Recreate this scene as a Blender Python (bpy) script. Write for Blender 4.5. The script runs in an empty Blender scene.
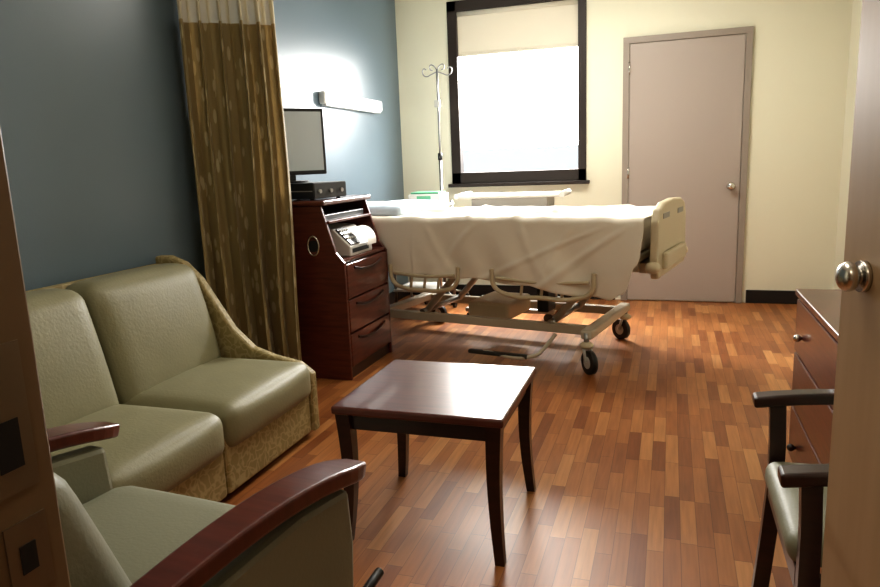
import bpy, bmesh, random
from math import *
from mathutils import Vector, Matrix, noise
random.seed(4)
S=bpy.context.scene
COL=S.collection
# ---------------------------------------------------------------- materials
def mat(name,col,rough=.5,metal=0,bump=0,bscale=40,var=0,vscale=8,spec=.5,coat=0,emit=None,estr=0,alpha=1,trans=0,sheen=0):
    m=bpy.data.materials.new(name);m.use_nodes=True
    N=m.node_tree.nodes;L=m.node_tree.links;b=N['Principled BSDF']
    b.inputs['Base Color'].default_value=(*col,1);b.inputs['Roughness'].default_value=rough
    b.inputs['Metallic'].default_value=metal;b.inputs['Specular IOR Level'].default_value=spec
    b.inputs['Coat Weight'].default_value=coat;b.inputs['Alpha'].default_value=alpha
    b.inputs['Transmission Weight'].default_value=trans;b.inputs['Sheen Weight'].default_value=sheen
    if emit: b.inputs['Emission Color'].default_value=(*emit,1);b.inputs['Emission Strength'].default_value=estr
    tc=N.new('ShaderNodeTexCoord')
    if var:
        n=N.new('ShaderNodeTexNoise');n.inputs['Scale'].default_value=vscale;n.inputs['Detail'].default_value=4
        L.new(tc.outputs['Object'],n.inputs['Vector'])
        r=N.new('ShaderNodeValToRGB');r.color_ramp.elements[0].position=.3;r.color_ramp.elements[1].position=.7
        r.color_ramp.elements[0].color=(*[c*(1-var) for c in col],1);r.color_ramp.elements[1].color=(*[min(1,c*(1+var)) for c in col],1)
        L.new(n.outputs[0],r.inputs[0]);L.new(r.outputs[0],b.inputs['Base Color'])
    if bump:
        n=N.new('ShaderNodeTexNoise');n.inputs['Scale'].default_value=bscale;n.inputs['Detail'].default_value=3
        L.new(tc.outputs['Object'],n.inputs['Vector'])
        k=N.new('ShaderNodeBump');k.inputs['Strength'].default_value=bump;k.inputs['Distance'].default_value=.01
        L.new(n.outputs[0],k.inputs['Height']);L.new(k.outputs[0],b.inputs['Normal'])
    return m
def wood(name,c1,c2,rough=.3,scale=(3,3,30),coat=.3):
    m=mat(name,c1,rough,coat=coat);N=m.node_tree.nodes;L=m.node_tree.links;b=N['Principled BSDF']
    tc=N.new('ShaderNodeTexCoord');mp=N.new('ShaderNodeMapping');mp.inputs['Scale'].default_value=scale
    n=N.new('ShaderNodeTexNoise');n.inputs['Scale'].default_value=2;n.inputs['Detail'].default_value=6
    r=N.new('ShaderNodeValToRGB');r.color_ramp.elements[0].position=.3;r.color_ramp.elements[1].position=.72
    r.color_ramp.elements[0].color=(*c1,1);r.color_ramp.elements[1].color=(*c2,1)
    L.new(tc.outputs['Object'],mp.inputs[0]);L.new(mp.outputs[0],n.inputs['Vector']);L.new(n.outputs[0],r.inputs[0]);L.new(r.outputs[0],b.inputs['Base Color'])
    return m
M={}
M['blue']=mat('paint_blue',(.125,.172,.210),.33,bump=.05,bscale=150)
M['cream']=mat('paint_cream',(.82,.80,.65),.6,bump=.05,bscale=150)
M['ceil']=mat('ceiling_white',(.75,.74,.70),.8)
M['corr']=mat('corridor_paint',(.35,.26,.17),.6)
M['base']=mat('vinyl_black',(.012,.011,.012),.4)
M['taupe']=mat('door_taupe',(.43,.37,.33),.42)
M['taupef']=mat('door_frame_taupe',(.33,.28,.24),.4)
M['neardoor']=wood('door_laminate_tan',(.38,.255,.14),(.44,.30,.175),.45,(10,10,1),0)
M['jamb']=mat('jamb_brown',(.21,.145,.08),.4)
M['nickel']=mat('nickel',(.62,.60,.56),.25,1)
M['steel']=mat('steel_dull',(.35,.35,.35),.35,1)
M['strike']=mat('strike_plate_bronze',(.26,.21,.15),.4,.8)
M['dark']=mat('dark_hole',(.01,.01,.01),.7)
M['winframe']=mat('window_frame_bronze',(.024,.015,.011),.5)
M['blind']=mat('roller_blind',(.70,.66,.56),.8)
def _tl(m,c,k):
    N=m.node_tree.nodes;L=m.node_tree.links;tr=N.new('ShaderNodeBsdfTranslucent');tr.inputs[0].default_value=(*c,1)
    ms=N.new('ShaderNodeMixShader');ms.inputs[0].default_value=k;L.new(N['Principled BSDF'].outputs[0],ms.inputs[1]);L.new(tr.outputs[0],ms.inputs[2]);L.new(ms.outputs[0],N['Material Output'].inputs[0])
_tl(M['blind'],(.80,.74,.64),.05)
M['cherry']=wood('cherry_wood',(.070,.015,.009),(.135,.031,.017),.3)
M['cherry_t']=wood('cherry_table',(.070,.017,.012),(.12,.030,.020),.3,(3,30,3),.15)
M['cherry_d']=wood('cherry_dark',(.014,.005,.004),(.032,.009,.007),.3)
M['olive']=mat('vinyl_olive',(.235,.22,.132),.5,bump=.12,bscale=90,var=.05,spec=.4)
M['sage']=mat('vinyl_sage',(.225,.225,.16),.5,bump=.1,bscale=110,spec=.4)
M['bedcream']=mat('bed_plastic_cream',(.58,.50,.35),.4)
M['bedmetal']=mat('bed_enamel',(.55,.50,.40),.35)
M['sheet']=mat('bed_sheet',(.82,.76,.66),.85,bump=.2,bscale=14)
M['pillow']=mat('pillow_cotton',(.66,.78,.90),.85)
M['rubber']=mat('rubber_black',(.02,.018,.016),.5)
M['black']=mat('plastic_black',(.012,.012,.014),.35)
M['grey']=mat('plastic_grey',(.30,.29,.27),.45)
M['lgrey']=mat('plastic_light_grey',(.58,.57,.54),.45)
M['white']=mat('plastic_white',(.85,.85,.82),.4)
M['paper']=mat('paper',(.85,.82,.76),.8)
M['screen']=mat('screen',(.50,.56,.60),.12,coat=.5)
M['green']=mat('plastic_green',(.1,.35,.2),.4)
M['lens']=mat('lamp_diffuser',(.9,.9,.88),.4)
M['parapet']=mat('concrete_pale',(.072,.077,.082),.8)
def patterned(name,c1,c2,scale,rough=.6):
    m=mat(name,c1,rough);N=m.node_tree.nodes;L=m.node_tree.links;b=N['Principled BSDF']
    tc=N.new('ShaderNodeTexCoord');n=N.new('ShaderNodeTexVoronoi');n.feature='DISTANCE_TO_EDGE';n.inputs['Scale'].default_value=scale
    ns=N.new('ShaderNodeTexNoise');ns.inputs['Scale'].default_value=scale*.5
    mx=N.new('ShaderNodeMixRGB');mx.inputs[0].default_value=.12
    L.new(tc.outputs['Object'],ns.inputs['Vector']);L.new(tc.outputs['Object'],mx.inputs[1]);L.new(ns.outputs['Color'],mx.inputs[2]);L.new(mx.outputs[0],n.inputs['Vector'])
    r=N.new('ShaderNodeValToRGB');r.color_ramp.elements[0].position=.05;r.color_ramp.elements[1].position=.14
    r.color_ramp.elements[0].color=(*c1,1);r.color_ramp.elements[1].color=(*c2,1)
    L.new(n.outputs['Distance'],r.inputs[0]);L.new(r.outputs[0],b.inputs['Base Color']);return m
M['sofabase']=patterned('sofa_gold_fabric',(.40,.32,.16),(.28,.22,.09),26)
def curtain_mat():
    m=mat('curtain_fabric',(.30,.19,.075),.6,sheen=.2);N=m.node_tree.nodes;L=m.node_tree.links;b=N['Principled BSDF']
    uv=N.new('ShaderNodeUVMap')
    def leaf(rot,sc,off):
        mp=N.new('ShaderNodeMapping');mp.inputs['Rotation'].default_value=(0,0,rot);mp.inputs['Scale'].default_value=sc;mp.inputs['Location'].default_value=off
        L.new(uv.outputs[0],mp.inputs[0])
        v=N.new('ShaderNodeTexVoronoi');v.inputs['Scale'].default_value=1.;L.new(mp.outputs[0],v.inputs['Vector'])
        r=N.new('ShaderNodeValToRGB');r.color_ramp.elements[0].position=.20;r.color_ramp.elements[1].position=.25
        r.color_ramp.elements[0].color=(1,1,1,1);r.color_ramp.elements[1].color=(0,0,0,1)
        L.new(v.outputs['Distance'],r.inputs[0]);return r.outputs[0]
    a=leaf(.6,(20,6,1),(0,0,0));c=leaf(-.7,(22,6.5,1),(3.3,1.7,0))
    mx=N.new('ShaderNodeMath');mx.operation='MAXIMUM';L.new(a,mx.inputs[0]);L.new(c,mx.inputs[1])
    col=N.new('ShaderNodeMixRGB');col.inputs[1].default_value=(.31,.24,.105,1);col.inputs[2].default_value=(.58,.50,.30,1)
    L.new(mx.outputs[0],col.inputs[0]);L.new(col.outputs[0],b.inputs['Base Color'])
    tr=N.new('ShaderNodeBsdfTranslucent');tr.inputs[0].default_value=(.50,.32,.12,1)
    ms=N.new('ShaderNodeMixShader');ms.inputs[0].default_value=.22
    L.new(b.outputs[0],ms.inputs[1]);L.new(tr.outputs[0],ms.inputs[2]);L.new(ms.outputs[0],N['Material Output'].inputs[0])
    return m
M['curtain']=curtain_mat()
M['mesh']=mat('curtain_mesh',(.75,.68,.5),.8,alpha=.75)
def floor_mat():
    m=mat('floor_wood_planks',(.3,.12,.05),.28,spec=.45);N=m.node_tree.nodes;L=m.node_tree.links;b=N['Principled BSDF']
    tc=N.new('ShaderNodeTexCoord');sx=N.new('ShaderNodeSeparateXYZ');L.new(tc.outputs['Object'],sx.inputs[0])
    def mt(op,a,bb=None):
        n=N.new('ShaderNodeMath');n.operation=op
        for i,v in enumerate((a,bb)):
            if v is None: continue
            if isinstance(v,(int,float)): n.inputs[i].default_value=v
            else: L.new(v,n.inputs[i])
        return n.outputs[0]
    W=.052;LN=.30
    xr=mt('DIVIDE',sx.outputs['X'],W);row=mt('FLOOR',xr)
    wn=N.new('ShaderNodeTexWhiteNoise');wn.noise_dimensions='1D';L.new(row,wn.inputs['W'])
    yy=mt('ADD',mt('DIVIDE',sx.outputs['Y'],LN),mt('MULTIPLY',wn.outputs['Value'],7.3));col=mt('FLOOR',yy)
    cb=N.new('ShaderNodeCombineXYZ');L.new(row,cb.inputs[0]);L.new(col,cb.inputs[1])
    w2=N.new('ShaderNodeTexWhiteNoise');w2.noise_dimensions='2D';L.new(cb.outputs[0],w2.inputs['Vector'])
    r=N.new('ShaderNodeValToRGB');e=r.color_ramp.elements
    e[0].position=0;e[0].color=(.225,.074,.024,1);e[1].position=1;e[1].color=(.50,.235,.085,1)
    x=e.new(.3);x.color=(.32,.118,.037,1);x=e.new(.75);x.color=(.41,.168,.054,1)
    L.new(w2.outputs['Value'],r.inputs[0])
    mp=N.new('ShaderNodeMapping');mp.inputs['Scale'].default_value=(70,5,1);L.new(tc.outputs['Object'],mp.inputs[0])
    ad=N.new('ShaderNodeVectorMath');ad.operation='ADD';L.new(mp.outputs[0],ad.inputs[0]);L.new(w2.outputs['Color'],ad.inputs[1])
    gn=N.new('ShaderNodeTexNoise');gn.inputs['Scale'].default_value=1;gn.inputs['Detail'].default_value=4;L.new(ad.outputs[0],gn.inputs['Vector'])
    g=mt('ADD',mt('MULTIPLY',gn.outputs[0],.7),.65)
    fx=mt('FRACT',xr);fy=mt('FRACT',yy)
    ex=mt('MINIMUM',fx,mt('SUBTRACT',1,fx));ey=mt('MINIMUM',fy,mt('SUBTRACT',1,fy))
    gap=mt('MULTIPLY',mt('GREATER_THAN',ex,.02),mt('GREATER_THAN',ey,.005))
    gm=mt('ADD',mt('MULTIPLY',gap,.45),.55)
    tot=mt('MULTIPLY',g,gm)
    vm=N.new('ShaderNodeVectorMath');vm.operation='SCALE';L.new(r.outputs[0],vm.inputs[0]);L.new(tot,vm.inputs['Scale'])
    L.new(vm.outputs[0],b.inputs['Base Color'])
    n3=N.new('ShaderNodeTexNoise');n3.inputs['Scale'].default_value=3;L.new(tc.outputs['Object'],n3.inputs['Vector'])
    L.new(mt('ADD',mt('MULTIPLY',n3.outputs[0],.12),.31),b.inputs['Roughness'])
    bp=N.new('ShaderNodeBump');bp.inputs['Strength'].default_value=.15;bp.inputs['Distance'].default_value=.002
    L.new(tot,bp.inputs['Height']);L.new(bp.outputs[0],b.inputs['Normal'])
    return m
M['floor']=floor_mat()
# ---------------------------------------------------------------- geometry helpers
def group(name,loc=(0,0,0),rz=0):
    e=bpy.data.objects.new(name,None);e.location=loc;e.rotation_euler=(0,0,rz);e.empty_display_size=.1;COL.objects.link(e);return e
def link(name,bm,m,parent=None,smooth=False):
    me=bpy.data.meshes.new(name);bm.normal_update();bm.to_mesh(me);bm.free()
    if m: me.materials.append(m)
    if smooth:
        for p in me.polygons:p.use_smooth=True
    o=bpy.data.objects.new(name,me);COL.objects.link(o)
    if parent:o.parent=parent
    return o
def box(name,lo,hi,m,parent=None,bev=.004,seg=2,rot=None,piv=None):
    bm=bmesh.new();bmesh.ops.create_cube(bm,size=1)
    c=[(a+b)/2 for a,b in zip(lo,hi)];s=[abs(b-a) for a,b in zip(lo,hi)]
    for v in bm.verts:v.co=Vector([v.co[i]*s[i] for i in range(3)])
    if bev: bmesh.ops.bevel(bm,geom=bm.edges[:],offset=min(bev,min(s)*.45),segments=seg,profile=.5,affect='EDGES')
    if rot: bmesh.ops.transform(bm,matrix=Matrix.Rotation(rot[0],4,rot[1]),verts=bm.verts)
    o=link(name,bm,m,parent);o.location=c;return o
def prism(name,poly,axis,a,b,m,parent=None,bev=.004):
    bm=bmesh.new()
    def P(p,t):
        l=list(p);l.insert(axis,t);return l
    v0=[bm.verts.new(P(p,a)) for p in poly];v1=[bm.verts.new(P(p,b)) for p in poly]
    bm.faces.new(v0);bm.faces.new(v1[::-1]);n=len(poly)
    for i in range(n):bm.faces.new((v0[i],v1[i],v1[(i+1)%n],v0[(i+1)%n]))
    bmesh.ops.recalc_face_normals(bm,faces=bm.faces)
    if bev: bmesh.ops.bevel(bm,geom=[e for e in bm.edges if e.calc_face_angle(0)>.5],offset=bev,segments=2,profile=.5,affect='EDGES')
    return link(name,bm,m,parent)
def cyl(name,p,q,r,m,parent=None,r2=None,seg=20):
    p=Vector(p);q=Vector(q);d=q-p
    bm=bmesh.new();bmesh.ops.create_cone(bm,cap_ends=True,segments=seg,radius1=r,radius2=r if r2 is None else r2,depth=d.length)
    bmesh.ops.transform(bm,matrix=Matrix.Translation((p+q)/2)@d.to_track_quat('Z','Y').to_matrix().to_4x4(),verts=bm.verts)
    o=link(name,bm,m,parent)
    for f in o.data.polygons:f.use_smooth=len(f.vertices)==4
    return o
def ball(name,c,r,m,parent=None,sc=(1,1,1)):
    bm=bmesh.new();bmesh.ops.create_uvsphere(bm,u_segments=20,v_segments=12,radius=r)
    for v in bm.verts:v.co=Vector([v.co[i]*sc[i]+c[i] for i in range(3)])
    return link(name,bm,m,parent,True)
def tube(name,pts,r,m,parent=None,cyclic=False,smooth=True):
    cu=bpy.data.curves.new(name,'CURVE');cu.dimensions='3D';cu.bevel_depth=r;cu.bevel_resolution=3;cu.use_fill_caps=True
    sp=cu.splines.new('BEZIER' if smooth else 'POLY')
    if smooth:
        sp.bezier_points.add(len(pts)-1)
        for b,p in zip(sp.bezier_points,pts):b.co=p;b.handle_left_type=b.handle_right_type='AUTO'
    else:
        sp.points.add(len(pts)-1)
        for b,p in zip(sp.points,pts):b.co=(*p,1)
    sp.use_cyclic_u=cyclic;cu.resolution_u=8
    t=bpy.data.objects.new(name,cu);COL.objects.link(t)
    dg=bpy.context.evaluated_depsgraph_get();me=bpy.data.meshes.new_from_object(t.evaluated_get(dg))
    bpy.data.objects.remove(t);me.materials.clear();me.materials.append(m)
    for p in me.polygons:p.use_smooth=True
    o=bpy.data.objects.new(name,me);COL.objects.link(o)
    if parent:o.parent=parent
    return o
def cushion(name,lo,hi,r,m,parent=None,crown=(0,0,0),cuts=14,func=None):
    c=Vector([(a+b)/2 for a,b in zip(lo,hi)]);h=Vector([abs(b-a)/2 for a,b in zip(lo,hi)])
    bm=bmesh.new();bmesh.ops.create_cube(bm,size=2);bmesh.ops.subdivide_edges(bm,edges=bm.edges[:],cuts=cuts,use_grid_fill=True)
    for v in bm.verts:
        t=v.co.copy()
        t=Vector([sin(x*pi/2) if abs(x)<1 else x for x in t])
        p=Vector([t[i]*h[i] for i in range(3)]);inn=Vector([max(-(h[i]-r),min(h[i]-r,p[i])) for i in range(3)])
        d=p-inn
        if d.length>1e-6:p=inn+d.normalized()*r
        for i in range(3):
            j,k=[q for q in range(3) if q!=i]
            w=(1-t[j]**2)*(1-t[k]**2)
            p[i]+=crown[i]*w*(1 if t[i]>0 else -1)*abs(t[i])
        p=p+c
        if func:p=Vector(func(p))
        v.co=p
    return link(name,bm,m,parent,True)
def sweep(name,path,prof,m,parent=None):
    bm=bmesh.new();rings=[]
    for (x,y,z,w,t,ang) in path:
        n=Vector((0,-sin(ang),cos(ang)));rings.append([bm.verts.new(Vector((x,y,z))+Vector((sx*w/2,0,0))+n*sz*t/2) for sx,sz in ((-1,-1),(1,-1),(1,1),(-1,1))])
    for a,b in zip(rings,rings[1:]):
        for i in range(4):bm.faces.new((a[i],a[(i+1)%4],b[(i+1)%4],b[i]))
    bm.faces.new(rings[0][::-1]);bm.faces.new(rings[-1]);bmesh.ops.recalc_face_normals(bm,faces=bm.faces)
    bmesh.ops.bevel(bm,geom=[e for e in bm.edges if e.calc_face_angle(0)>.6],offset=.008,segments=3,profile=.5,affect='EDGES')
    return link(name,bm,m,parent,False)
# ---------------------------------------------------------------- room
XL,XR,YB,YF,ZC=-2.39,1.26,6.14,.5,2.75
box('floor',(XL-.1,-1.5,-.1),(XR+.1,YB+.2,0),M['floor'],bev=0)
box('ceiling',(XL-.1,-1.5,ZC),(XR+.1,YB+.2,ZC+.1),M['ceil'],bev=0)
box('wall_left',(XL-.1,YF-.15,0),(XL,YB,ZC),M['blue'],bev=0)
box('wall_right',(XR,YF-.15,0),(XR+.1,YB,ZC),M['cream'],bev=0)
wl,wr,ws,wt=-1.90,-.69,1.05,2.63
def wallpart(n,x0,x1,z0,z1,y0=YB,y1=YB+.2,m='cream',parent=None): return box(n,(x0,y0,z0),(x1,y1,z1),M[m],parent,bev=0)
bw=group('wall_back')
wallpart('left_of_window',XL-.1,wl,0,ZC,parent=bw);wallpart('below_window',wl,wr,0,ws,parent=bw);wallpart('above_window',wl,wr,wt,ZC,parent=bw);wallpart('right_of_window',wr,XR+.1,0,ZC,parent=bw)
fwl=group('wall_front');JX,HX=-.6075,.46
wallpart('left_of_door',XL-.1,JX-.05,0,ZC,YF-.15,YF,'cream',fwl);wallpart('above_door',JX-.05,HX+.05,2.18,ZC,YF-.15,YF,'cream',fwl);wallpart('right_of_door',HX+.05,XR+.1,0,ZC,YF-.15,YF,'cream',fwl)
box('wall_lightblock_end',(XL-.1,-1.6,0),(XR+.1,-1.5,ZC),M['corr'],bev=0)  # unseen corridor box, added to stop world light flooding in behind the camera
box('wall_lightblock_left',(XL-.1,-1.5,0),(XL,YF-.15,ZC),M['corr'],bev=0)
box('wall_lightblock_right',(XR,-1.5,0),(XR+.1,YF-.15,ZC),M['corr'],bev=0)
for n,lo,hi in [('baseboard_back',(.62,YB-.012,0),(XR,YB,.11)),('baseboard_back_left',(XL,YB-.012,0),(-.44,YB,.11)),('baseboard_left',(XL,YF,0),(XL+.012,YB-.012,.11)),('baseboard_right',(XR-.012,YF,0),(XR,YB-.012,.11))]:
    box(n,lo,hi,M['base'],bev=.003)
# entry jamb
j=group('trim_1')
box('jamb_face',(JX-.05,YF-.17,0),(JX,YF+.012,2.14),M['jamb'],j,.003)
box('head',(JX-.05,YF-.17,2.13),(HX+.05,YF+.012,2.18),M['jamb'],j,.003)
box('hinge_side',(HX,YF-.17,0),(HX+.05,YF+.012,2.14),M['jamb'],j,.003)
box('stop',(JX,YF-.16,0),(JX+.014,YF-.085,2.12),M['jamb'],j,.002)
box('strike_plate',(JX,YF-.055,.94),(JX+.002,YF-.008,1.09),M['strike'],j,0)
box('strike_hole',(JX+.0021,YF-.048,.965),(JX+.003,YF-.022,1.015),M['dark'],j,0)
box('strike_plate_low',(JX,YF-.055,.83),(JX+.002,YF-.008,.91),M['strike'],j,0)
box('strike_hole_low',(JX+.0021,YF-.042,.855),(JX+.003,YF-.024,.885),M['dark'],j,0)
# near open door
hx,hy,ex,ey=.455,.52,.292,1.36
ang=atan2(ey-hy,ex-hx);Ld=hypot(ey-hy,ex-hx)
d=group('door_2',(hx,hy,0),ang)
box('leaf',(0,-.045,.01),(Ld,0,2.10),M['neardoor'],d,.003)
for s,y in ((1,0),(-1,-.045)):
    cyl('rose_%d'%s,(Ld-.085,y,1.035),(Ld-.085,y+s*.010,1.035),.026,M['nickel'],d)
    cyl('neck_%d'%s,(Ld-.085,y,1.035),(Ld-.085,y+s*.025,1.035),.011,M['nickel'],d)
    ball('knob_%d'%s,(Ld-.085,y+s*.027,1.035),.025,M['nickel'],d,(1,.7,1))
# back door
XD,W,H=-.389,.978,2.194
d=group('door_1')
fw=.05
box('frame_left',(XD,YB-.03,0),(XD+fw,YB-.001,H-fw),M['taupef'],d,.002);box('frame_right',(XD+W-fw,YB-.03,0),(XD+W,YB-.001,H-fw),M['taupef'],d,.002);box('frame_top',(XD,YB-.03,H-fw),(XD+W,YB-.001,H),M['taupef'],d,.002)
box('leaf',(XD+fw+.003,YB-.02,.008),(XD+W-fw-.003,YB-.001,H-fw-.003),M['taupe'],d,.003)
kx=XD+W-.12
cyl('rose',(kx,YB-.02,.97),(kx,YB-.032,.97),.032,M['nickel'],d);cyl('neck',(kx,YB-.03,.97),(kx,YB-.06,.97),.012,M['nickel'],d);ball('knob',(kx,YB-.07,.97),.032,M['nickel'],d,(1,.8,1))
for i,z in enumerate((.25,1.1,1.95)):cyl('hinge_%d'%i,(XD+fw,YB-.026,z-.05),(XD+fw,YB-.026,z+.05),.008,M['nickel'],d)
# window
w=group('window_1')
f=.085;y0,y1=YB-.02,YB+.08
for n,lo,hi in [('jamb_l',(wl,y0,ws),(wl+f,y1,wt)),('jamb_r',(wr-f*.8,y0,ws),(wr,y1,wt)),('sill',(wl,y0,ws),(wr,y1,ws+.10)),('head',(wl,y0,wt-.09),(wr,y1,wt))]:
    box(n,lo,hi,M['winframe'],w)
box('stool',(wl-.03,YB-.06,ws-.03),(wr+.03,YB,ws),M['winframe'],w)
cyl('blind_roll',(wl+.06,YB+.03,wt-.1),(wr-.06,YB+.03,wt-.1),.03,M['blind'],w)
box('blind_cloth',(wl+f,YB+.02,2.18),(wr-f*.8,YB+.024,wt-.09),M['blind'],w,0)
box('blind_hem',(wl+f,YB+.012,2.165),(wr-f*.8,YB+.03,2.19),M['blind'],w)
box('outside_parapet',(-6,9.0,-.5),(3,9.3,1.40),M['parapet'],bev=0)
# ---------------------------------------------------------------- headwall lamp
hl=group('wall_lamp',(0,0,0))
box('housing',(XL,4.55,1.69),(XL+.055,5.6,1.78),M['white'],hl,.015,3)
box('diffuser',(XL+.01,4.58,1.678),(XL+.05,5.57,1.69),M['lens'],hl,.003)
# ---------------------------------------------------------------- curtain
def curtain():
    g=group('privacy_curtain')
    A=Vector((-2.36,3.06));B=Vector((-1.98,3.38));d=(B-A);n=Vector((d.y,-d.x)).normalized()
    NU,NV=260,44;z0,z1=.10,1.99
    def pos(u,z):
        k=(z-z0)/(2.7-z0)
        ph=2*pi*5.5*u+ .8*sin(5*u+1)
        a=.068+.03*sin(9*u+2)
        a*=1-.25*k
        off=a*sin(ph)+.018*sin(3*ph+z*1.5)+.025*sin(2.3*z+u*6)*(1-k)
        t=u+.04*sin(2*ph)+.03*(1-k)*sin(3*z+4*u)*u
        sp=1-.03*k
        p=A+d*((t-.0)*sp)+n*off
        return p
    def sheet(name,za,zb,nv,m):
        bm=bmesh.new();uvl=bm.loops.layers.uv.new('UVMap');R=[]
        for j in range(nv+1):
            z=za+(zb-za)*j/nv
            R.append([(bm.verts.new((max(XL+.015,pos(i/NU,z).x),pos(i/NU,z).y,z)),i/NU*2.2,z) for i in range(NU+1)])
        for j in range(nv):
            for i in range(NU):
                q=[R[j][i],R[j][i+1],R[j+1][i+1],R[j+1][i]]
                fc=bm.faces.new([x[0] for x in q])
                for l,x in zip(fc.loops,q):l[uvl].uv=(x[1],x[2])
        return link(name,bm,m,g,True)
    sheet('fabric',z0,z1,NV,M['curtain']);sheet('mesh_top',z1,2.70,12,M['mesh'])
    box('track',(-2.38,3.03,2.70),(-1.2,3.06,2.75),M['white'],g)
curtain()
# ---------------------------------------------------------------- sofa
def sofa():
    g=group('sofa')
    y0,ym,y1=1.44,2.045,2.70
    xf,xb=-1.57,-2.33
    box('plinth',(xb,y0,.03),(xf-.02,y1,.27),M['sofabase'],g,.02,3)
    for i,(a,b) in enumerate(((y0,ym),(ym,y1))):
        cushion('seat_%d'%i,(-2.12,a+.004,.20),(xf+.035,b-.004,.38),.055,M['olive'],g,(.015,.0,.022))
        box('front_panel_%d'%i,(xf-.04,a+.004,.03),(xf+.005,b-.004,.27),M['sofabase'],g,.015,3)
        def lean(p,):
            k=(p.z-.34)
            return (p.x-.20*k-.10*k*k,p.y,p.z)
        cushion('back_%d'%i,(-2.18,a+.006,.32),(-1.99,b-.006,.83),.06,M['olive'],g,(.02,0,.008),func=lean)
    prof=[(-2.36,.03),(-1.55,.03),(-1.55,.31),(-1.62,.36),(-1.75,.385),(-1.86,.42),(-1.96,.51),(-2.04,.63),(-2.12,.75),(-2.20,.825),(-2.28,.855),(-2.36,.855)]
    for i,(a,b) in enumerate(((y1,y1+.05),(y0-.05,y0))):
        prism('end_panel_%d'%i,prof,1,a,b,M['sofabase'],g,.012)
    prism('back_shell',[(-2.36,.03),(-2.30,.03),(-2.27,.5),(-2.32,.82),(-2.36,.82)],1,y0,y1,M['sofabase'],g,.005)
    ball('pull_knob',(xf+.013,2.38,.235),.014,M['nickel'],g)
sofa()
# ---------------------------------------------------------------- coffee table
def table():
    g=group('coffee_table',(-1.0283+.286,1.8924+.278,0))
    a,b,h=.286,.278,.485
    box('top',(-a,-b,h-.028),(a,b,h),M['cherry_t'],g,.008,3)
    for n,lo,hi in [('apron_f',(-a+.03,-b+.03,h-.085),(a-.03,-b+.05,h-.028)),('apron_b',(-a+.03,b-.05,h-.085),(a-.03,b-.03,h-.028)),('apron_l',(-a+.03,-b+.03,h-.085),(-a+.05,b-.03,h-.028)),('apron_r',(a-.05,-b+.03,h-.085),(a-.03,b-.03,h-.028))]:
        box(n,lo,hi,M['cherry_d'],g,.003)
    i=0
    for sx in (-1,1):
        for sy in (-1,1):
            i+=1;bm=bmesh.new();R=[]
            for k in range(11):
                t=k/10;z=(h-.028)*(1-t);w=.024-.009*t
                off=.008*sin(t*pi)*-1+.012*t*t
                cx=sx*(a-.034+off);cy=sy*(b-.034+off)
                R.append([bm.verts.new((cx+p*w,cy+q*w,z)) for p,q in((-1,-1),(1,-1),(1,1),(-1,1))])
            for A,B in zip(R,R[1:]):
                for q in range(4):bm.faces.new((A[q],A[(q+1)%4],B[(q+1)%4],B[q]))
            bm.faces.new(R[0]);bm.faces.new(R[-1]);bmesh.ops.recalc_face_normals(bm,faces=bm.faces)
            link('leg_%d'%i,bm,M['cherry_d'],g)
table()
# ---------------------------------------------------------------- bedside cabinet
def cabinet():
    g=group('bedside_cabinet')
    xb,xf,y0,y1=-2.365,-1.76,3.53,4.17;t=.022
    prof=[(xb,.0),(xf+.0,.0),(xf,.70),(xf-.05,.76),(xf-.13,1.03),(xb,1.03)]
    for i,(a,b) in enumerate(((y0,y0+t),(y1-t,y1))): prism('side_%d'%i,prof,1,a,b,M['cherry'],g,.004)
    box('top',(xb,y0-.012,1.03),(xf-.10,y1+.012,1.06),M['cherry'],g,.008)
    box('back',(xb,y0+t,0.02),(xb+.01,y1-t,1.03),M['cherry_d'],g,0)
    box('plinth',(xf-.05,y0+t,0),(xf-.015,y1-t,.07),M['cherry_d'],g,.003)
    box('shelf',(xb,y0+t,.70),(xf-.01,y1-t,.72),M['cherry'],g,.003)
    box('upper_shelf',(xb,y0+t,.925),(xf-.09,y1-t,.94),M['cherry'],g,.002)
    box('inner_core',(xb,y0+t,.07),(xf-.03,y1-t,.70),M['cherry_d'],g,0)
    zz=[(.075,.27),(.28,.475),(.485,.69)]
    for i,(a,b) in enumerate(zz):
        box('drawer_%d'%i,(xf-.03,y0+t+.004,a),(xf+.002,y1-t-.004,b),M['cherry'],g,.006,3)
        yc=(y0+y1)/2
        tube('pull_%d'%i,[(xf+.004,yc-.20,b-.03),(xf+.010,yc-.10,b-.05),(xf+.010,yc+.10,b-.05),(xf+.004,yc+.20,b-.03)],.008,M['cherry_d'],g)  # dark curved bar standing in for the shadow of the drawer cutout
    tube('grip_ring',[(xf-.19+.035*cos(q),y0-.001,.80+.055*sin(q)) for q in [k*2*pi/12 for k in range(12)]],.006,M['nickel'],g,True)
    cyl('grip_hole',(xf-.19,y0-.002,.80),(xf-.19,y0+.003,.80),.034,M['dark'],g)
    box('cubby_tray',(xf-.30,y0+t+.03,.94),(xf-.13,y1-t-.03,.975),M['black'],g,.005)
cabinet()
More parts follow.
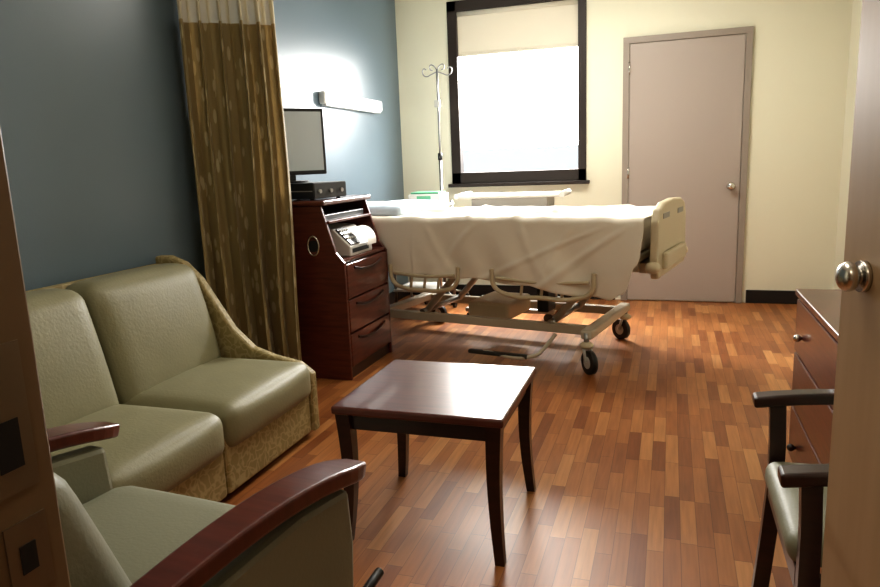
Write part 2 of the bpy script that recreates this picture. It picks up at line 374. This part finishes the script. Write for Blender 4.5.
def printer():
    g=group('printer',(-1.93,3.83,.7205),0)
    prism('body',[(-.18,0),(.15,0),(.15,.06),(.04,.165),(-.18,.18)],1,-.17,.15,M['lgrey'],g,.008)
    prism('panel',[(.147,.068),(.052,.158),(.058,.163),(.153,.073)],1,-.155,-.02,M['black'],g,0)
    box('slot',(.145,-.14,.02),(.153,.09,.045),M['dark'],g,0)
    bm=bmesh.new();R=[]
    for k in range(13):
        a=k/12*1.5
        R.append([bm.verts.new((.10+.09*sin(a*1.2),y,.165-.02-.09*(1-cos(a*1.2))+.015)) for y in (-.01,.125)])
    for A,B in zip(R,R[1:]):bm.faces.new((A[0],A[1],B[1],B[0]))
    link('paper',bm,M['paper'],g,True)
    for i in range(3):
        for k in range(4): box('key_%d_%d'%(i,k),(.07+.022*i,-.145+.03*k,.145-.022*i),(.082+.022*i,-.125+.03*k,.155-.022*i),M['lgrey'],g,.001)
printer()
def vcr():
    g=group('video_recorder',(-2.10,3.74,1.0605),radians(-12))
    box('case',(-.20,-.15,.008),(.20,.15,.10),M['black'],g,.005)
    box('front_panel',(.20,-.145,.015),(.204,.145,.095),M['black'],g,0)
    box('side_trim',(-.19,-.153,.05),(.19,-.15,.055),M['grey'],g,0)
    for i,y in enumerate((-.1,0,.1)):cyl('dial_%d'%i,(.2,y,.05),(.212,y,.05),.012,M['grey'],g)
    for i,(x,y) in enumerate(((-.16,-.12),(.16,-.12),(-.16,.12),(.16,.12))):cyl('foot_%d'%i,(x,y,0),(x,y,.01),.012,M['rubber'],g)
vcr()
def monitor():
    g=group('computer_monitor',(-2.19,3.76,1.1605),radians(52))
    cyl('base',(0,0,0),(0,0,.012),.10,M['black'],g,seg=32);box('neck',(-.02,-.02,.01),(.02,.02,.10),M['black'],g)
    box('bezel',(-.22,-.035,.045),(.22,.01,.44),M['black'],g,.008);box('screen',(-.20,-.0375,.07),(.20,-.0352,.42),M['screen'],g,0)
monitor()
# ---------------------------------------------------------------- bed
def bed():
    g=group('hospital_bed',(-.02,4.33,0),radians(168.5))
    for i,(x,y,r) in enumerate(((.34,.45,2.4),(.33,-.36,-.5),(1.85,.36,2.6),(1.85,-.40,2.9))):
        dx,dy=cos(r),sin(r);c=Vector((x+.035*dx,y+.035*dy,.07));n=Vector((-dy,dx,0))
        cyl('caster_tyre_%d'%i,c-n*.016,c+n*.016,.07,M['rubber'],g,seg=28)
        cyl('caster_hub_%d'%i,c-n*.019,c+n*.019,.036,M['lgrey'],g)
        for s in (-1,1):
            cyl('caster_fork_%d%d'%(i,s),c+n*.026*s,Vector((x,y,.17))+n*.02*s,.009,M['lgrey'],g)
        ball('caster_hood_%d'%i,(x,y,.165),.038,M['bedcream'],g,(1.1,1.1,.6))
        cyl('caster_stem_%d'%i,(x,y,.15),(x,y,.24),.016,M['steel'],g)
    for i,y in enumerate((.30,-.30)):
        box('base_beam_%d'%i,(.33,y-.025,.19),(1.92,y+.025,.245),M['bedmetal'],g,.006)
    for i,x in enumerate((.34,1.85)):
        box('base_cross_%d'%i,(x-.035,-.40,.20),(x+.035,.46 if i==0 else .38,.255),M['bedmetal'],g,.012)
    box('drive_box',(.95,-.2,.2),(1.25,.2,.32),M['bedcream'],g,.02)
    for i,y in enumerate((.24,-.24)):
        cyl('lift_arm_a%d'%i,(.62,y,.24),(.30,y,.60),.022,M['bedmetal'],g)
        cyl('lift_arm_b%d'%i,(1.55,y,.24),(1.22,y,.60),.022,M['bedmetal'],g)
    cyl('lift_shaft_a',(.62,-.3,.245),(.62,.3,.245),.02,M['steel'],g);cyl('lift_shaft_b',(1.55,-.3,.245),(1.55,.3,.245),.02,M['steel'],g)
    box('column',(.72,-.07,.25),(.80,.07,.62),M['rubber'],g,.01)
    for i,y in enumerate((.38,-.38)):box('frame_rail_%d'%i,(.06,y-.02,.60),(2.15,y+.02,.66),M['bedmetal'],g,.006)
    for i,x in enumerate((.08,.7,1.3,2.1)):box('frame_cross_%d'%i,(x,-.38,.605),(x+.05,.38,.65),M['bedmetal'],g,.004)
    box('deck',(.05,-.44,.66),(2.16,.44,.70),M['bedcream'],g,.01)
    cushion('mattress',(.05,-.455,.70),(2.14,.455,.885),.05,M['sheet'],g)
    def fb(n,x0,x1,h,base):
        pts=[(-.37,base),(-.40,base+.12),(-.39,h-.08),(-.34,h-.01),(-.23,h+.02),(0,h+.03),(.23,h+.02),(.34,h-.01),(.39,h-.08),(.40,base+.12),(.37,base)]
        return prism(n,pts,0,x0,x1,M['bedcream'],g,.012)
    fb('footboard',-.045,.0,.96,.56);fb('headboard',2.17,2.21,.95,.60)
    for i,y in enumerate((.20,-.20)): box('handle_slot_%d'%i,(-.0475,y-.08,.89),(-.044,y+.08,.92),M['grey'],g,0)
    box('footboard_bumper',(-.075,-.28,.60),(-.04,.28,.70),M['bedcream'],g,.02)
    for i,y in enumerate((.40,-.40)):
        ball('corner_bumper_%d'%i,(-.02,y,.63),.042,M['bedcream'],g,(1,1,.8))
    box('footboard_bracket',(-.02,-.3,.58),(.08,.3,.64),M['bedmetal'],g,.005)
    for s in (1,-1):
        y=.50*s
        for k,(a,b) in enumerate(((.28,.92),(1.15,1.66 if s>0 else 1.8))):
            tube('side_rail_%d%d'%(s,k),[(a,y,.60),(a+.02,y,.49),(a+.12,y,.445),((a+b)/2,y,.44),(b-.12,y,.445),(b-.02,y,.49),(b,y,.60)],.014,M['bedcream'],g)
            tube('side_rail_mid_%d%d'%(s,k),[(a+.03,y,.545),((a+b)/2,y,.53),(b-.03,y,.545)],.011,M['bedcream'],g)
            for q in (.3,.5,.7): cyl('side_rail_post_%d%d%d'%(s,k,q*10),(a+(b-a)*q,y,.44),(a+(b-a)*q,y-.05*s,.62),.009,M['bedcream'],g)
    tube('brake_pedal',[(.55,.40,.2),(.58,.50,.14),(.62,.55,.10),(.96,.56,.09)],.012,M['bedmetal'],g)
    box('foot_pedal',(.66,.54,.075),(1.06,.58,.10),M['rubber'],g,.01)
    NU,NV=230,150;bm=bmesh.new();G=[]
    r=.035;ztop=.905
    def hem(u):
        k=[(0,.16),(.05,.24),(.13,.40),(.20,.445),(.32,.435),(.5,.41),(.8,.375),(1.2,.36),(1.6,.35),(2.2,.34)]
        for (a,b),(c,e) in zip(k,k[1:]):
            if u<=c: t=(u-a)/(c-a);t=t*t*(3-2*t);return b+(e-b)*t
        return .34
    def ridge(x,w): return exp(-(x/w)**2)
    for i in range(NU+1):
        u=.02+2.13*i/NU;row=[]
        hn=hem(u)+.008*sin(u*17);hf=.33+.02*sin(u*5)
        hwid=.475
        tot=hn+hf+2*hwid
        for jx in range(NV+1):
            s=-hf-hwid+tot*jx/NV
            a=abs(s);sg=1 if s>0 else -1
            if a<hwid-r: y=s;z=ztop;hang=0
            elif a<hwid-r+r*pi/2: q=(a-(hwid-r))/r;y=sg*((hwid-r)+r*sin(q));z=ztop-r+r*cos(q);hang=0
            else:
                hang=a-(hwid-r+r*pi/2);y=sg*hwid;z=ztop-r-hang
            wob=min(1,hang/.25)*(1 if u<1.5 else .3)
            y+=sg*(.016*wob*sin(u*9+1.2*sin(u*3)+hang*4)+.008*wob*sin(u*23+hang*9)+.012*wob)
            if hang>0:
                cr=0
                for (u0,sl,am) in ((.10,1.4,.012),(.22,2.3,.010),(.42,.6,.008),(.75,-.5,.008),(1.05,.8,.009),(1.4,-.6,.007)):
                    cr+=am*ridge(u-u0-sl*hang,.022+.05*hang)
                y+=sg*cr*min(1,hang/.05)*(1 if u<1.55 else .4)
            nz=noise.noise(Vector((u*3.2,s*4,1)))*.014+noise.noise(Vector((u*9,s*7,5)))*.007
            if hang==0:
                z+=nz+.012*ridge(s+.05-.22*sin(u*1.7),.03)+.010*ridge(s-.25+.12*u,.022)+.010*ridge(u-.55-.5*s,.025)+.009*ridge(u-1.25+.35*s,.02)
            row.append(bm.verts.new((u+.006*sin(z*20),y,z)))
        G.append(row)
    for i in range(NU):
        for jx in range(NV):bm.faces.new((G[i][jx],G[i+1][jx],G[i+1][jx+1],G[i][jx+1]))
    o=link('bed_sheet',bm,M['sheet'],g,True)
    so=o.modifiers.new('s','SOLIDIFY');so.thickness=.004;so.offset=1
    cushion('pillow',(1.66,-.34,.895),(2.10,.34,.965),.034,M['pillow'],g,(0,0,.025))
bed()
# ---------------------------------------------------------------- overbed table
def overbed():
    g=group('overbed_table',(-1.18,5.42,0),0)
    box('top',(-.41,-.2,.96),(.41,.2,.985),M['lgrey'],g,.012,3)
    for i,x in enumerate((-.41,.41)):cyl('edge_%d'%i,(x,-.2,.98),(x,.2,.98),.022,M['lgrey'],g)
    box('drawer',(-.30,-.17,.87),(.3,.17,.96),M['grey'],g,.008)
    box('column',(.26,-.04,.10),(.34,.04,.88),M['steel'],g,.008)
    box('base_bar',(.24,-.27,.07),(.36,.27,.11),M['steel'],g,.01)
    for i,y in enumerate((-.24,.24)):
        box('base_leg_%d'%i,(-.35,y-.025,.07),(.36,y+.025,.105),M['steel'],g,.008)
        for k,x in enumerate((-.31,.31)):cyl('caster_%d%d'%(i,k),(x,y-.012,.035),(x,y+.012,.035),.035,M['rubber'],g)
overbed()
def cart():
    g=group('equipment_cart',(-1.96,5.44,0),0)
    for i,z in enumerate((.20,.55,.89)):box('shelf_%d'%i,(-.22,-.2,z),(.22,.2,z+.02),M['lgrey'],g,.005)
    for i,(x,y) in enumerate(((-.2,-.18),(.2,-.18),(-.2,.18),(.2,.18))):
        cyl('post_%d'%i,(x,y,.07),(x,y,.93),.012,M['steel'],g);cyl('caster_%d'%i,(x-.012,y,.035),(x+.012,y,.035),.035,M['rubber'],g)
    box('device',(-.08,-.12,.91),(.2,.12,1.0),M['lgrey'],g,.01);box('device_top',(-.06,-.1,1.0),(.18,.1,1.015),M['green'],g,.004)
    box('device_screen',(.0,-.122,.94),(.12,-.119,.985),M['green'],g,0)
cart()
def iv():
    g=group('iv_pole',(-1.93,5.88,0),0)
    cyl('pole',(0,0,.08),(0,0,1.30),.014,M['steel'],g);cyl('pole_upper',(0,0,1.3),(0,0,2.04),.009,M['steel'],g);cyl('collar',(0,0,1.27),(0,0,1.33),.02,M['black'],g)
    for k in range(5):
        a=k*2*pi/5+.3;e=(.21*cos(a),.21*sin(a),.075)
        cyl('leg_%d'%k,(0,0,.11),e,.012,M['steel'],g);cyl('caster_%d'%k,(e[0]-.01,e[1],.03),(e[0]+.01,e[1],.03),.03,M['rubber'],g);cyl('stem_%d'%k,(e[0],e[1],.03),e,.007,M['steel'],g)
    for s in (-1,1):
        tube('hook_%d'%s,[(0,0,2.02),(.05*s,0,2.0),(.10*s,0,1.985),(.13*s,0,2.01),(.12*s,0,2.05),(.095*s,0,2.04)],.005,M['steel'],g)
        tube('hook_small_%d'%s,[(0,0,2.03),(.03*s,0,2.07),(.06*s,0,2.075),(.06*s,0,2.04),(.04*s,0,2.03)],.005,M['steel'],g)
    box('clamp',(-.025,-.04,1.72),(.025,.0,1.78),M['lgrey'],g,.006)
iv()
# ---------------------------------------------------------------- recliner
def recliner():
    g=group('recliner_armchair',(-1.10,1.0,0),radians(-5))
    cushion('seat',(-.335,-.24,.26),(.335,.36,.44),.06,M['sage'],g,(0,.01,.025))
    box('base',(-.33,-.24,.10),(.33,.30,.28),M['sage'],g,.02,3)
    def lean(p): return (p.x,p.y-(p.z-.4)*.38,p.z)
    cushion('back',(-.33,-.25,.38),(.33,-.10,.86),.06,M['sage'],g,(0,.02,.01),func=lean)
    for s in (-1,1):
        x=.375*s
        prism('side_panel_%d'%s,[(-.30,.07),(.27,.07),(.32,.20),(.34,.40),(.33,.535),(.15,.56),(-.10,.56),(-.34,.53)],0,x-.03,x+.03,M['sage'],g,.015)
        path=[];n=24
        for k in range(n+1):
            t=k/n;y=-.40+.79*t
            z=.585+.03*sin(t*pi*.95)-.035*t**5
            w=(.072+.030*t**1.3)*(1-.45*max(0,(t-.88)/.12)**2);path.append((x+.012*s*t,y,z,w,.038,.12*cos(t*pi)-.25*t**6))
        sweep('arm_%d'%s,path,None,M['cherry_t'],g)
        for k,(a,b) in enumerate(((-.24,-.18),(.20,.27))):box('foot_%d%d'%(s,k),(x-.025,a,0),(x+.025,b,.08),M['cherry_d'],g,.005)
    tube('recline_lever',[(.41,.18,.26),(.45,.2,.30),(.475,.24,.34),(.475,.32,.35)],.011,M['black'],g)
recliner()
# ---------------------------------------------------------------- right side dresser
def dresser():
    g=group('dresser')
    x0,x1,y0,y1,h=.47,1.235,2.12,2.88,.72
    box('carcass',(x0+.02,y0+.01,.05),(x1,y1-.01,h-.025),M['cherry_d'],g,.004)
    box('top',(x0-.005,y0-.005,h-.025),(x1,y1+.005,h),M['cherry'],g,.006,3)
    box('plinth',(x0+.05,y0+.02,0),(x1,y1-.02,.05),M['cherry_d'],g,.002)
    for i,(a,b) in enumerate(((.06,.26),(.27,.475),(.485,.685))):
        box('drawer_%d'%i,(x0,y0+.015,a),(x0+.022,y1-.015,b),M['cherry'],g,.004)
        mm=M['nickel'] if i==2 else M['cherry_d']
        yy=y1-.16
        ball('knob_%d'%i,(x0-.016,yy,(a+b)/2-.02),.014,mm,g)
        cyl('knob_stem_%d'%i,(x0,yy,(a+b)/2-.02),(x0-.015,yy,(a+b)/2-.02),.006,mm,g)
dresser()
def chair():
    g=group('wooden_armchair',(.51,1.73,0),radians(90));g.scale=(1,1,.92)
    cushion('seat',(-.215,-.22,.38),(.215,.25,.46),.035,M['sage'],g,(0,0,.012))
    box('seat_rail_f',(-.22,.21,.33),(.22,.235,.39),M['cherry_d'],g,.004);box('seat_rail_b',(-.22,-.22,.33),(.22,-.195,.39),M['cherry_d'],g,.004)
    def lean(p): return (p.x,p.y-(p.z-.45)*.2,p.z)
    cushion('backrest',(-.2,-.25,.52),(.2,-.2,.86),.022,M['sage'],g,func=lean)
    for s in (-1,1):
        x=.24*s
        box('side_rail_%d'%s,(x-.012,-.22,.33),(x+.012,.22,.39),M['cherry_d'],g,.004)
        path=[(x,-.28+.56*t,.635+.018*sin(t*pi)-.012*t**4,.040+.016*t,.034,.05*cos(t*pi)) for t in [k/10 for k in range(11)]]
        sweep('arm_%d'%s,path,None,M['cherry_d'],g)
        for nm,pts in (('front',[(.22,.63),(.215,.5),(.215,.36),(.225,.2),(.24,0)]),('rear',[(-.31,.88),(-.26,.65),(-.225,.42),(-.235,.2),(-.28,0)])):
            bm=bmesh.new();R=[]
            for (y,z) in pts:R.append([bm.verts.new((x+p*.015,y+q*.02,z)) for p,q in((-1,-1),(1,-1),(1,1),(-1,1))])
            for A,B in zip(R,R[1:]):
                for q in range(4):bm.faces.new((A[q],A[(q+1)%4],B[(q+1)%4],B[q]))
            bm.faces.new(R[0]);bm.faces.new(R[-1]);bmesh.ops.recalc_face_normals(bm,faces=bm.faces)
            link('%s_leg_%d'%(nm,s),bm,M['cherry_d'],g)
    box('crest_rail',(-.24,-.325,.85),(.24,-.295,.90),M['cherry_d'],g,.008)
chair()
# ---------------------------------------------------------------- lights
def area(name,loc,rot,sx,sy,E,col):
    l=bpy.data.lights.new(name,'AREA');l.shape='RECTANGLE';l.size=sx;l.size_y=sy;l.energy=E;l.color=col
    o=bpy.data.objects.new(name,l);o.location=loc;o.rotation_euler=rot;COL.objects.link(o);return o
area('window_daylight',((wl+wr)/2,YB+.75,2.45),(radians(-62),0,0),1.6,1.4,500,(1,.97,.92))
area('fill_light_front',(-.5,1.9,2.72),(0,0,0),.6,1.2,14,(1,.88,.72))  # added warm fill for the front of the room, no fixture behind it
area('fill_light_window_side',(-.6,4.7,2.72),(0,0,0),1.2,.6,36,(1,.96,.88))  # added fill that lifts the bed and back wall, no fixture behind it
area('fill_light_corridor',(-.1,-.6,2.72),(0,0,0),.5,1.2,12,(1,.84,.62))  # added warm fill behind the camera for the entry jamb
W_=bpy.data.worlds.new('World');S.world=W_;W_.use_nodes=True
bg=W_.node_tree.nodes['Background'];bg.inputs[0].default_value=(.93,.97,1,1);bg.inputs[1].default_value=9
# ---------------------------------------------------------------- camera
f,ps,th,ro,h=688.2,.3250,.1873,.0391,1.2446
fwv=Vector((-sin(ps)*cos(th),cos(ps)*cos(th),-sin(th)));r=Vector((cos(ps),sin(ps),0));u=r.cross(fwv)
r2=r*cos(ro)-u*sin(ro);u2=r*sin(ro)+u*cos(ro)
cd=bpy.data.cameras.new('camera');cd.sensor_width=36;cd.lens=f*36/880;cd.clip_start=.05
cam=bpy.data.objects.new('camera',cd);COL.objects.link(cam)
mw=Matrix((r2,u2,-fwv)).transposed().to_4x4();mw.translation=(0,0,h);cam.matrix_world=mw
S.camera=cam
S.view_settings.view_transform='Standard'
try: S.view_settings.look='Medium High Contrast'
except Exception as e: print('look',e)
